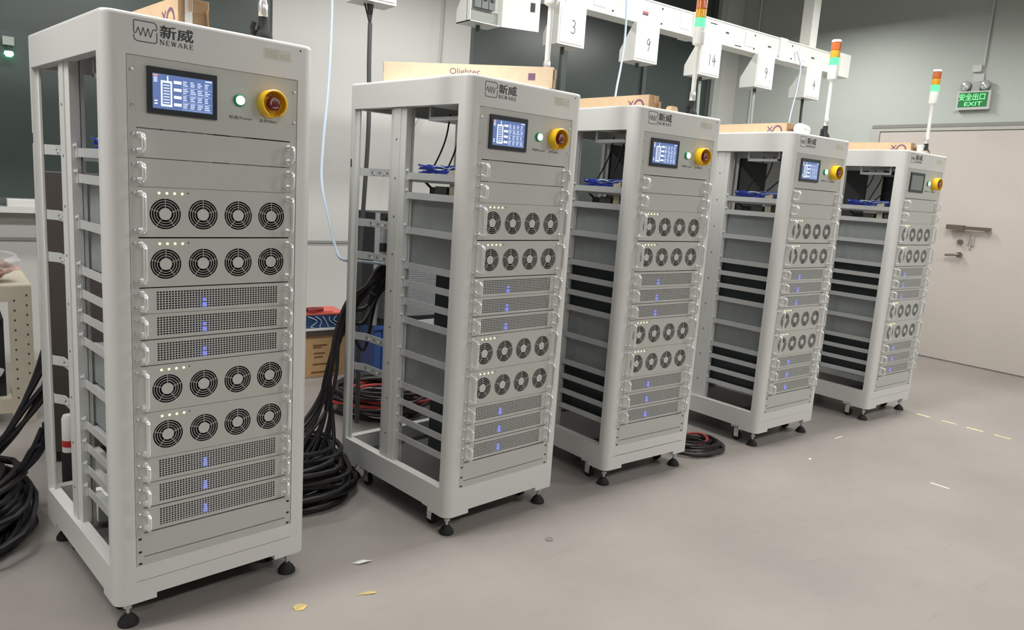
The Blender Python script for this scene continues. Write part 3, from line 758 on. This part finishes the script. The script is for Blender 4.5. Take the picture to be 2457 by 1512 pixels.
def tap(x, label, num, opened=False, z0=2.172, fw=.205):
    t = thing('tap_off_box', label, 'junction box', (x, 3.475, z0), 0, 'tap-off boxes under the busway')
    h = 2.398-z0
    side = [(0, 0), (.135, 0), (.135, .07), (.03, h), (0, h)]
    if not opened:
        MB().prism_x(side, 0, fw).build('body', WHITE, t, smooth=False)
        MB().box(.012, fw-.012, -.004, 0, .012, h-.022).build('cover', WHITE, t, smooth=False)
        b = MB(); xx = fw*.45-.02*(len(num)-1)
        for c in num:
            P = [(xx+p[0]*.036, h*.30+p[1]*.075) for p in DIG[c]]
            for p, q in zip(P, P[1:]): stroke(b, p, q, .0045, -.0042)
            xx += .042
        b.build('handwritten_number', INK, t, smooth=False)
    else:
        b = MB(); b.prism_x(side, 0, .004); b.prism_x(side, fw-.004, fw); b.box(0, fw, 0, .135, 0, .004); b.box(0, fw, .03, .034, .0, h); b.box(0, fw, 0, .004, h-.02, h)
        b.build('body', WHITE, t, smooth=False)
        for k in range(3):
            o = MB().box(.03+k*.045, .03+k*.045+.040, .004, .03, .075, .175).build('breaker', mat('breaker_grey', (.16, .18, .18), .45), t, smooth=False)
            MB().box(.042+k*.045, .058+k*.045, -.004, .006, .115, .140).build('toggle', mat('toggle_black', (.03, .03, .03), .4), o, smooth=False)
            MB().box(.032+k*.045, .068+k*.045, .002, .006, .148, .160).build('white_strip', WHITEP, o, smooth=False)
        MB().box(.01, fw-.01, .026, .03, .004, .07).build('inner_plate', mat('inner_grey', (.30, .32, .29), .5), t, smooth=False)
        d = MB().box(0, .215, -.006, 0, .0, h-.006).build('door', WHITE, t, (fw-.002, 0, 0), -.30, smooth=False)
        MB().box(.16, .185, -.010, -.006, .10, .145).build('lock', INK, d, smooth=False)
    MB().lathe([(.012, .004), (.012, -.02), (.009, -.03)], (.10, .07, 0), 'z', 12).build('cable_gland', mat('gland_dark', (.05, .06, .05), .5), t)
    return t
tap(1.610, 'white tap-off box above the carton end, only its underside in the picture', '3', z0=2.178)
tap(2.245, 'white tap-off box with its door open on the breakers', '', opened=True, z0=2.190)
tap(2.845, 'white tap-off box marked 3, next to the open one', '3')
tap(3.470, 'white tap-off box marked 9, left of the middle signal tower', '9')
tap(4.090, 'white tap-off box marked 14, partly behind the middle signal tower', '14')
tap(4.705, 'white tap-off box marked 9, second from the busway end', '9')
tap(5.325, 'white tap-off box nearest the busway end, with a short black cable below', '4')
def cable(pts, r, m_, name='cable', label=None, cat='cable', parent=None, k=8):
    o = MB().tube(smooth_path(pts, k), r, 8).build(name, m_, parent)
    if label: tag(o, label, cat)
    return o
b = MB(); 
vt = thing('power_cable', 'thick dark cable dropping from the box underside to behind the second cabinet', 'cable')
cable([(1.712, 3.545, 2.09), (1.706, 3.53, 1.9), (1.70, 3.50, 1.6), (1.688, 3.5, 1.25), (1.675, 3.5, .95), (1.66, 3.45, .5), (1.64, 3.4, .1)], .0115, mat('grey_sheath', (.055, .06, .058), .5), 'sheath', parent=vt)
for dx, dz in ((-.030, 0), (-.014, .0), (.003, .0), (.014, .0)): cable([(1.71+dx, 3.545, 2.178), (1.711+dx*.6, 3.545, 2.14), (1.712, 3.545, 2.08)], .0045, CABLE, 'strand', parent=vt, k=4)
cable([(2.945, 3.545, 2.145), (2.95, 3.545, 2.0), (2.955, 3.54, 1.7), (2.96, 3.5, 1.0), (2.96, 3.45, .05)], .010, mat('green_dark_sheath', (.05, .075, .06), .5), label='dark green cable dropping from the tap-off box marked 3, next to the open one')
cable([(4.19, 3.545, 2.145), (4.195, 3.54, 1.9), (4.2, 3.5, 1.3), (4.2, 3.45, .05)], .010, mat('pale_sheath', (.35, .40, .38), .5), label='pale cable below the tap-off box marked 14')
cable([(4.80, 3.545, 2.145), (4.80, 3.54, 1.9), (4.80, 3.5, 1.3), (4.8, 3.45, .05)], .011, mat('pale_sheath', (.35, .40, .38), .5), label='pale cable below the second box from the busway end')
cable([(5.425, 3.545, 2.145), (5.42, 3.54, 2.05), (5.40, 3.52, 1.93), (5.38, 3.48, 1.6), (5.38, 3.4, .05)], .010, CABLE, label='short black cable below the box nearest the busway end')
cable([(3.31, 3.455, 3.88), (3.32, 3.455, 3.0), (3.335, 3.455, 2.65), (3.345, 3.455, 2.50), (3.357, 3.455, 2.30), (3.33, 3.44, 2.12), (3.265, 3.40, 1.91), (3.22, 3.35, 1.6), (3.2, 3.3, 1.2)], .0065, PALEBLUE, label='pale blue cable hanging over the busway left of box 9')
cable([(5.18, 3.485, 2.49), (5.20, 3.45, 2.38), (5.17, 3.44, 2.2), (5.10, 3.42, 2.0), (5.06, 3.40, 1.8), (5.05, 3.35, 1.3)], .006, PALEBLUE, label='pale blue cable beside the busway end box with black cable')
cable([(1.494, 3.5, 3.88), (1.494, 3.5, 2.9), (1.494, 3.5, 2.15), (1.47, 3.46, 1.8), (1.423, 3.4, 1.477), (1.405, 3.36, 1.30), (1.42, 3.3, 1.137), (1.40, 3.18, 1.03), (1.385, 3.07, .985), (1.50, 3.10, .97), (1.655, 3.13, .95)], .0065, PALEBLUE, label='thin pale blue cable hanging loosely against the white wall')
cable([(3.0, 5.70, 1.1), (3.15, 5.70, 1.7), (3.33, 5.70, 2.05), (3.42, 5.71, 2.35), (3.44, 5.71, 3.4)], .006, mat('grey_wire', (.35, .35, .35), .5), label='thin grey wire sloping down the white wall beside the dark window')

# ------------------------------------------------------------------ exit sign and conduits on the right wall
t = thing('exit_sign', 'green lit emergency exit sign with two lamp heads on the right wall', 'sign', (XR, 3.135, 2.305))
b = MB(); b.box(-.055, -.012, -.145, .135, -.005, .150); b.box(-.06, -.055, -.15, .14, -.012, 0).build('housing', mat('sign_housing', (.55, .57, .55), .4), t)
GB = mat('sign_green', (.01, .12, .03), .4, emit=(.003, .07, .015), estr=1.)
GL = mat('sign_letters', (.2, .9, .3), .4, emit=(.16, .95, .25), estr=1.2)
MB().box(-.0575, -.055, -.125, .115, .012, .138).build('face', GB, t, smooth=False)
tx = MB(); fit_text(tx, '安全出口', -.112, .103, .070, .130, 0, offset=.004); fit_text(tx, 'EXIT', -.060, .085, .022, .056, 0)
tx.v = [(-.0578+y_, -x_, z_) for x_, y_, z_ in tx.v]; tx.build('letters', GL, t, smooth=False)
for s_ in (-.085, .075):
    o = MB().lathe([(.020, 0), (.040, -.02), (.042, -.045), (.036, -.050)], (-.012, s_, .198), 'x', 20).build('lamp_head', mat('lamp_grey', (.35, .37, .35), .35, .2), t)
    MB().lathe([(.030, -.051), (.012, -.054)], (-.012, s_, .198), 'x', 16).build('lamp_lens', mat('lamp_lens', (.75, .77, .75), .1, .6), o)
MB().box(-.04, -.012, -.04, .03, .150, .235).build('lamp_bracket', mat('lamp_grey', (.35, .37, .35), .35, .2), t)
MB().box(-.012, 0, -.05, .04, .0, .30).build('back_plate', mat('sign_housing', (.55, .57, .55), .4), t)
ct = thing('conduit', 'thin white conduit running up the wall above the exit sign', 'conduit', (XR, 3.10, 2.665))
MB().lathe([(.009, .0), (.009, 1.3)], (-.012, 0, 0), 'z', 10).build('pipe', mat('conduit_paint', (.60, .63, .60), .5), ct); MB().box(-.03, 0, .01, .085, -.04, .02).build('junction_box', mat('conduit_paint', (.60, .63, .60), .5), ct)
tag(MB().lathe([(.012, 0), (.012, ZC-.9)], (0,0,0), 'z', 10).build('pipe', mat('conduit_paint', (.60, .63, .60), .5), None, (XR-.015, 5.52, .9)), 'thin pale vertical pipe on the right wall near the room corner', 'pipe')

# ------------------------------------------------------------------ left side: shelf, bag, cabinet, cables
CREAM = mat('cream_angle_steel', (.62, .57, .46), .5, noise=.04, nscale=10)
t = thing('slotted_shelf', 'cream slotted angle steel shelf with a plastic bag on top', 'shelf', (0, 4.40, 0))
def slotted(x0, x1, z0, z1, vertical):
    b = MB().box(x0, x1, 0, .004, z0, z1, 0)
    if vertical:
        b.box(x1-.004, x1, .004, .05, z0, z1, 0)
        k = z0+.03
        while k < z1-.02:
            b.box(x0+.022, x0+.030, -.0006, 0, k-.005, k+.005, 1); b.box(x1-.026, x1-.018, -.0006, 0, k+.02, k+.03, 1); k += .05
    else:
        b.box(x0, x1, .004, .05, z1-.004, z1, 0); k = x0+.05
        while k < x1-.03: b.box(k, k+.012, -.0006, 0, (z0+z1)/2-.004, (z0+z1)/2+.004, 1); k += .1
    return b
SM = [CREAM, mat('slot_dark', (.08, .07, .06), .8)]
slotted(.225, .325, 0, .70, True).build('upright', SM, t, smooth=False); slotted(-1.0, -.9, 0, .70, True).build('upright', SM, t, smooth=False)
slotted(-.9, .225, .625, .70, False).build('beam', SM, t, smooth=False); slotted(-.9, .225, .055, .125, False).build('beam', SM, t, smooth=False)
for x in (-1.0, .275): MB().box(x, x+.05, .60, .604, 0, .70).build('upright', CREAM, t, smooth=False)
MB().box(-1.0, .325, .004, .604, .700, .706).build('deck', CREAM, t, smooth=False); MB().box(-1.0, .225, .05, .60, .125, .131).build('deck', CREAM, t, smooth=False)
t = thing('black_crate', 'black equipment crate inside the cream slotted shelf', 'crate', (-.35, 4.46, .131))
MB().box(-.5, .555, 0, .4, 0, .40).build('body', mat('crate_black', (.016, .018, .020), .55), t); MB().box(-.5, .555, -.006, 0, .37, .40).build('rim', BLACK, t)
b = MB(); b.tube(smooth_path([(-.15, 4.43, .20), (.0, 4.42, .225), (.10, 4.42, .262), (.155, 4.42, .275), (.19, 4.42, .262)], 8), .020, 10, flat=.6)
tag(b.build('foam_tube', mat('pale_foam', (.62, .66, .68), .4), None, None), 'pale grey foam tube lying in front of the black crate', 'tube')
# plastic bag with copper coloured contents
t = thing('plastic_bag', 'clear plastic bag of copper coloured parts on the cream shelf', 'bag', (.05, 4.55, .706))
def blob(rx, ry, rz, seed, amp=.2, nu=20, nv=10):
    rnd = random.Random(seed); b = MB(); vs = []; R = [[1+rnd.uniform(-amp, amp) for _ in range(nu)] for _ in range(nv+1)]
    for j in range(nv+1):
        ph = PI*j/nv
        for i in range(nu):
            th = 2*PI*i/nu; r = R[j][i] if 0 < j < nv else 1
            vs.append((rx*r*math.sin(ph)*math.cos(th), ry*r*math.sin(ph)*math.sin(th), max(0, rz*(.55+.55*math.cos(ph))*r)))
    fs = [(j*nu+i, j*nu+(i+1)%nu, (j+1)*nu+(i+1)%nu, (j+1)*nu+i) for j in range(nv) for i in range(nu)]
    return b.add(vs, fs)
blob(.20, .13, .10, 5, .22).build('copper_parts', mat('copper_parts', (.36, .17, .12), .45, .4, noise=.5, nscale=40), t)['kind'] = 'stuff'
blob(.225, .15, .175, 9, .17).build('clear_film', mat('clear_film', (.8, .78, .78), .12, alpha=.34), t, smooth=False)
# dark cabinet behind the nearest rack
t = thing('dark_cabinet', 'dark brown grey steel cabinet standing behind the nearest test cabinet', 'cabinet', (.325, 3.72, 0))
DB = mat('dark_brown_steel', (.060, .050, .046), .5, noise=.08, nscale=5)
MB().box(0, 1.05, 0, .30, .05, 1.28).build('body', DB, t); MB().box(.02, 1.03, .02, .28, 0, .05).build('plinth', BLACK, t)
for a in (.01, .53):
    d = MB().box(a, a+.51, -.018, -.001, .06, 1.27).build('door', DB, t); MB().box(a+(.46 if a < .1 else .03), a+(.48 if a < .1 else .05), -.035, -.018, .55, .70).build('handle', SCREW, d)
t = thing('spray_bottle', 'white bottle with red band and black base behind the nearest cabinet', 'bottle', (.362, 3.42, 0))
MB().lathe([(.028, 0), (.030, .01), (.030, .15), (.028, .155)], (0,0,0), 'z', 18).build('base', RUBBER, t)
MB().lathe([(.026, .155), (.026, .295), (.020, .31)], (0,0,0), 'z', 18).build('body', WHITEP, t)
MB().lathe([(.0266, .178), (.0266, .205)], (0,0,0), 'z', 18, cap=False).build('band', mat('band_red', (.55, .04, .04), .5), t)
t = thing('white_carton', 'low white carton lying on the bottom sheet inside the nearest cabinet', 'box', (.368, 2.735, .1245), .1265)
MB().box(0, .16, 0, .10, 0, .085).build('body', WHITE, t); MB().box(.002, .158, .049, .051, .085, .0856).build('lid_seam', mat('trim_grey', (.3, .31, .3), .5), t)
# cable coils
def coil(cx, cy, r, loops, hgt, label, mats, seed, rr=.011, ell=1.0, tail=None):
    rnd = random.Random(seed); t = thing('cable_coil', label, 'cable', (cx, cy, 0))
    for L in range(loops):
        f = L/max(1, loops-1); R = r*(1-.35*rnd.random()); z = rr+.001+(hgt-rr)*f*(.55+.45*rnd.random())
        ox, oy = rnd.uniform(-.04, .04), rnd.uniform(-.04, .04); a0 = rnd.random()*6.28; tx, ty = rnd.uniform(-.12, .12), rnd.uniform(-.12, .12); p = []
        for k in range(28):
            a = 2*PI*k/28+a0; rad = R*(1+.05*math.sin(3*a+L)+.03*math.sin(5*a))
            x, y = ox+rad*math.cos(a), oy+ell*rad*math.sin(a)
            p.append((x, y, max(rr+.001, z+tx*x+ty*y)))
        MB().tube(p, rr, 6, closed=True).build('cable', rnd.choice(mats), t)
    for P in tail or []:
        P = [(x-cx, y-cy, z) for x, y, z in P]
        MB().tube(smooth_path(P, 7), rr*.8, 6).build('cable', rnd.choice(mats), t)
    return t
rnd = random.Random(4); tails = []
for k in range(11):
    o = rnd.uniform(-.03, .03); a = .98+.032*k
    tails.append([(1.655, 3.15+rnd.uniform(-.015, .015), .97-.012*k), (1.59, 3.14, .93-.015*k), (1.52+rnd.uniform(-.02, .015), 3.10+rnd.uniform(-.01, .02), .86-.03*k*rnd.random()), (1.42, 3.075, .80-.012*k), (1.365+o*.4, 3.06, .66-.01*k), (1.325+o, 3.03, .46), (1.22+.012*k+o, 3.0, .30), (a, 2.93, .16), (a-.1, 2.88, .12)])
coil(1.09, 3.0, .285, 30, .22, 'big black cable coil with rising cables between the two nearest cabinets', [CABLE, CABLE, CABLEP, mat('navy_cable', (.011, .011, .018), .45)], 11, tail=tails)
rnd = random.Random(9); tails = []
for k in range(6):
    o = rnd.uniform(-.02, .02)
    tails.append([(.262+o*.3, 3.12, .66-.035*k), (.22+o, 3.14, .52-.02*k), (.12+o, 3.16, .30), (-.05+o, 3.2, .14), (-.3, 3.25, .12)])
for k in range(5):
    o = rnd.uniform(-.02, .02)
    tails.append([(.245+o*.3, 3.06, .40-.02*k), (.225+o, 3.07, .30), (.17+o*.6, 3.08, .22), (.08+o, 3.1, .17), (-.05, 3.12, .15)])
coil(-.14, 3.12, .335, 46, .27, 'big black cable coil left of the nearest cabinet, beside its rear post', [CABLE, CABLE, mat('navy_cable', (.011, .011, .018), .45)], 21, tail=tails)
coil(3.22, 2.52, .17, 9, .05, 'small dark cable coil on the floor beyond the middle cabinet', [CABLE, CABLEP, CABLE, REDC], 31, rr=.008, ell=.8)
coil(2.02, 3.85, .30, 22, .17, 'black and red cable heap on the floor behind the second cabinet', [CABLE, CABLE, CABLE, CABLE, CABLEP, CABLEP, CABLE, REDC], 41, rr=.010)

# ------------------------------------------------------------------ behind the second rack: crate, perforated unit, cardboard box
t = thing('blue_crate', 'blue plastic crate under the perforated grey unit behind the second cabinet', 'crate', (2.17, 4.28, 0))
BL = mat('blue_plastic', (.03, .075, .24), .45)
b = MB(); b.box(0, .60, 0, .02, 0, .40).box(0, .60, .33, .35, 0, .40).box(0, .02, .02, .33, 0, .40).box(.58, .60, .02, .33, 0, .40).box(.02, .58, .02, .33, 0, .02); b.build('body', BL, t, smooth=False)
MB().box(-.012, .612, -.012, .008, .385, .41).build('rim', BL, t, smooth=False)
for k in range(6): MB().box(.05+k*.09, .06+k*.09, -.008, 0, .02, .385).build('rib', BL, t, smooth=False)
t = thing('perforated_unit', 'grey equipment unit with perforated sheet front behind the second cabinet', 'equipment', (2.16, 4.30, .4105))
PG = mat('perforated_grey', (.34, .36, .37), .45, .2)
b = MB(); b.box(0, .62, .012, .32, 0, .72, 0).box(.0, .03, 0, .012, 0, .72, 1).box(.59, .62, 0, .012, 0, .72, 1); b.build('body', [DARKIN, PG], t, smooth=False)
for z0, z1 in ((0, .05), (.48, .53), (.66, .72)): MB().box(.03, .59, -.004, .012, z0, z1).build('black_bar', BLACK, t, smooth=False)
b = MB()
for i in range(47): x = .03+.56*i/46; b.box(x-.0034, x+.0034, .002, .005, .05, .66)
for i in range(51): z = .05+.61*i/50; b.box(.03, .59, .0015, .0055, z-.0034, z+.0034)
o = b.build('hole_grid', PG, t, smooth=False)
for P, r in (([(.10, -.02, .70), (.09, -.03, .5), (.06, -.03, .3), (.05, -.02, .05)], .02), ([(.22, -.02, .68), (.20, -.03, .5), (.13, -.03, .38), (.12, -.02, .1)], .018)):
    MB().tube(smooth_path(P, 6), r, 8).build('hanging_cable', mat('grey_sheath', (.055, .06, .058), .5), t)
t = thing('cardboard_box', 'printed brown cardboard box on the floor between the two nearest cabinets', 'box', (1.72, 4.68, 0))
MB().box(0, .46, 0, .32, 0, .285).build('body', mat('brown_card', (.62, .39, .19), .85, noise=.07, nscale=18), t)
b = MB()
for z, x0, x1 in ((.215, .20, .30), (.16, .205, .285), (.135, .21, .27), (.085, .20, .33), (.03, .19, .36)): b.box(x0, x1, -.0008, 0, z-.006, z+.006)
b.box(.20, .26, -.0008, 0, .195, .205); b.build('printed_bars', mat('card_ink', (.22, .10, .05), .8), t, smooth=False)
MB().box(0, .46, .155, .165, .285, .2862).build('tape', mat('box_tape', (.55, .40, .22), .3), t)
t = thing('parts_tray', 'dark tray with pale edge on the printed cardboard box', 'tray', (1.70, 4.66, .2865))
MB().box(0, .48, 0, .34, 0, .035).build('body', mat('tray_brown', (.10, .07, .06), .6), t); MB().box(-.006, .486, -.006, .346, .035, .047).build('edge', WHITE, t)
t = thing('blue_bin', 'low blue parts bin with pale wires on top of the tray', 'bin', (1.74, 4.68, .334))
MB().box(0, .40, 0, .28, 0, .085).build('body', mat('navy_bin', (.03, .07, .18), .5), t)
for k in range(5): MB().tube(smooth_path([(.14+.05*k, -.006, .080), (.20+.03*k, -.010, .05), (.16+.06*k, -.008, .012), (.18+.05*k, -.006, .006)], 5), .003, 5).build('wire', PALEBLUE, t)
tag(MB().box(0, .30, 0, .26, 0, .012).box(.02, .22, .02, .2, .012, .02).build('red_folder', mat('red_sheet', (.75, .16, .12), .6), None, (1.84, 4.69, .4215), -.08), 'coral red folder lying on the blue parts bin', 'folder')
t = thing('hand_tool', 'black and red hand tool lying on the coral red folder', 'tool', (1.86, 4.72, .4435), .1)
MB().tube([(0, 0, .012), (.08, .0, .012), (.14, -.02, .012)], .012, 8).build('grip', BLACK, t); MB().tube([(.02, -.03, .012), (.08, -.035, .012), (.13, -.03, .012)], .010, 8).build('jaw', REDC, t)

# ------------------------------------------------------------------ small things: left window, floor litter, tape line
t = thing('tower_reflection', 'green glow added as a signal tower reflection in the dark left window', 'reflection', (.362, YB+.02, 1.955))  # no real fitting: a tower's reflection in the glass, modelled as a glowing shape
MB().box(-.03, .03, -.02, 0, .05, .10).build('reflection_cap', mat('lamp_grey', (.35, .37, .35), .35, .2), t)
MB().lathe([(.014, -.02), (.026, -.005), (.022, .012)], (0, -.02, .0), 'z', 16).build('lens', mat('reflection_green', (.1, .8, .4), .3, emit=(.2, 1., .5), estr=5), t)  # green of the reflected tower, made to glow
MB().box(-.006, .006, -.02, -.01, .01, .05).build('reflection_stem', BLACK, t)
tag(MB().box(0, .17, 0, .10, 0, .05).box(.004, .166, -.003, 0, .004, .046).build('white_case', WHITEP, None, (.31, 5.63, 1.02)), 'white flat case on the window sill left of the nearest cabinet', 'case')
t = thing('tape_line', 'row of worn yellow tape strips on the floor near the door', 'floor marking', (5.245, 0, 0))
for k, (a, c) in enumerate(((2.165, 2.25), (1.997, 2.087), (1.835, 1.932), (1.675, 1.77), (1.50, 1.60), (1.33, 1.43))):
    MB().box(-.012+.004*(k % 2), .012, a, c, 0, .0012).build('tape_strip', mat('worn_yellow', (.66, .60, .34), .7, noise=.15, nscale=60), t)
def crumple(name, pts, h, m_, loc, rz, label, cat):
    b = MB(); n = len(pts); vs = [(x, y, .0006+h*((i*7) % 3)/2) for i, (x, y) in enumerate(pts)]+[(sum(p[0] for p in pts)/n, sum(p[1] for p in pts)/n, h)]
    vs += [(x, y, z-.0006) for x, y, z in vs]
    fs = [(i, (i+1) % n, n) for i in range(n)]+[((i+1) % n+n+1, i+n+1, 2*n+1) for i in range(n)]+[(i, i+n+1, (i+1) % n+n+1, (i+1) % n) for i in range(n)]
    o = b.add(vs, fs).build(name, m_, None, loc, rz, smooth=False); return tag(o, label, cat)
crumple('paper_scrap', [(-.035,-.006),(-.01,-.018),(.02,-.008),(.04,.012),(.022,.008),(0,.004),(-.02,.006)], .008, WHITE, (1.121, 2.2515, 0), -.5, 'crumpled white paper scrap on the floor right of the nearest cabinet', 'scrap')
crumple('yellow_scrap', [(-.02,-.012),(.005,-.02),(.022,-.004),(.016,.016),(-.006,.020),(-.02,.006)], .003, mat('ochre', (.55, .42, .16), .7, noise=.3, nscale=50), (.832, 2.088, 0), 0., 'yellow and white flattened scrap nearest the front foot', 'scrap')
crumple('yellow_scrap', [(-.035,-.006),(-.005,-.006),(.025,-.008),(.035,.006),(.012,.012),(-.01,.004)], .003, mat('ochre', (.55, .42, .16), .7), (1.046, 2.057, 0), -.35, 'long yellow flattened scrap on the floor below the white paper scrap', 'scrap')
tag(MB().lathe([(.014, 0), (.016, .001), (.016, .003), (.012, .004)], (0,0,0), 'z', 18).build('washer', mat('dull_metal', (.30, .28, .26), .4, .4), None, (1.825, 2.057, 0)), 'small dull metal disc on the open floor before the second cabinet', 'washer')
tag(MB().box(-.045, .045, -.006, .006, 0, .0015).build('white_strip', WHITE, None, (3.954, 1.532, 0), -PI/2+.05), 'thin white strip lying on the open floor at right', 'scrap')
tag(MB().box(-.045, .045, -.005, .005, 0, .0012).build('pale_strip', mat('pale_strip', (.6, .57, .5), .6), None, (4.20, 2.22, 0), .05), 'faint pale strip on the floor between the last two cabinets', 'scrap')
crumple('white_crumb', [(-.010,-.005),(.004,-.009),(.011,.0),(.002,.008)], .005, WHITE, (3.679, 2.087, 0), 0, 'tiny white crumb on the floor before the fourth cabinet', 'scrap')
crumple('film_scrap', [(-.07,-.03),(.0,-.05),(.08,-.02),(.06,.03),(.0,.05),(-.06,.03)], .035, mat('clear_bag', (.75, .75, .76), .15, alpha=.6), (2.60, 2.75, 0), .2, 'crumpled clear plastic film on the floor inside the middle cabinet', 'film')
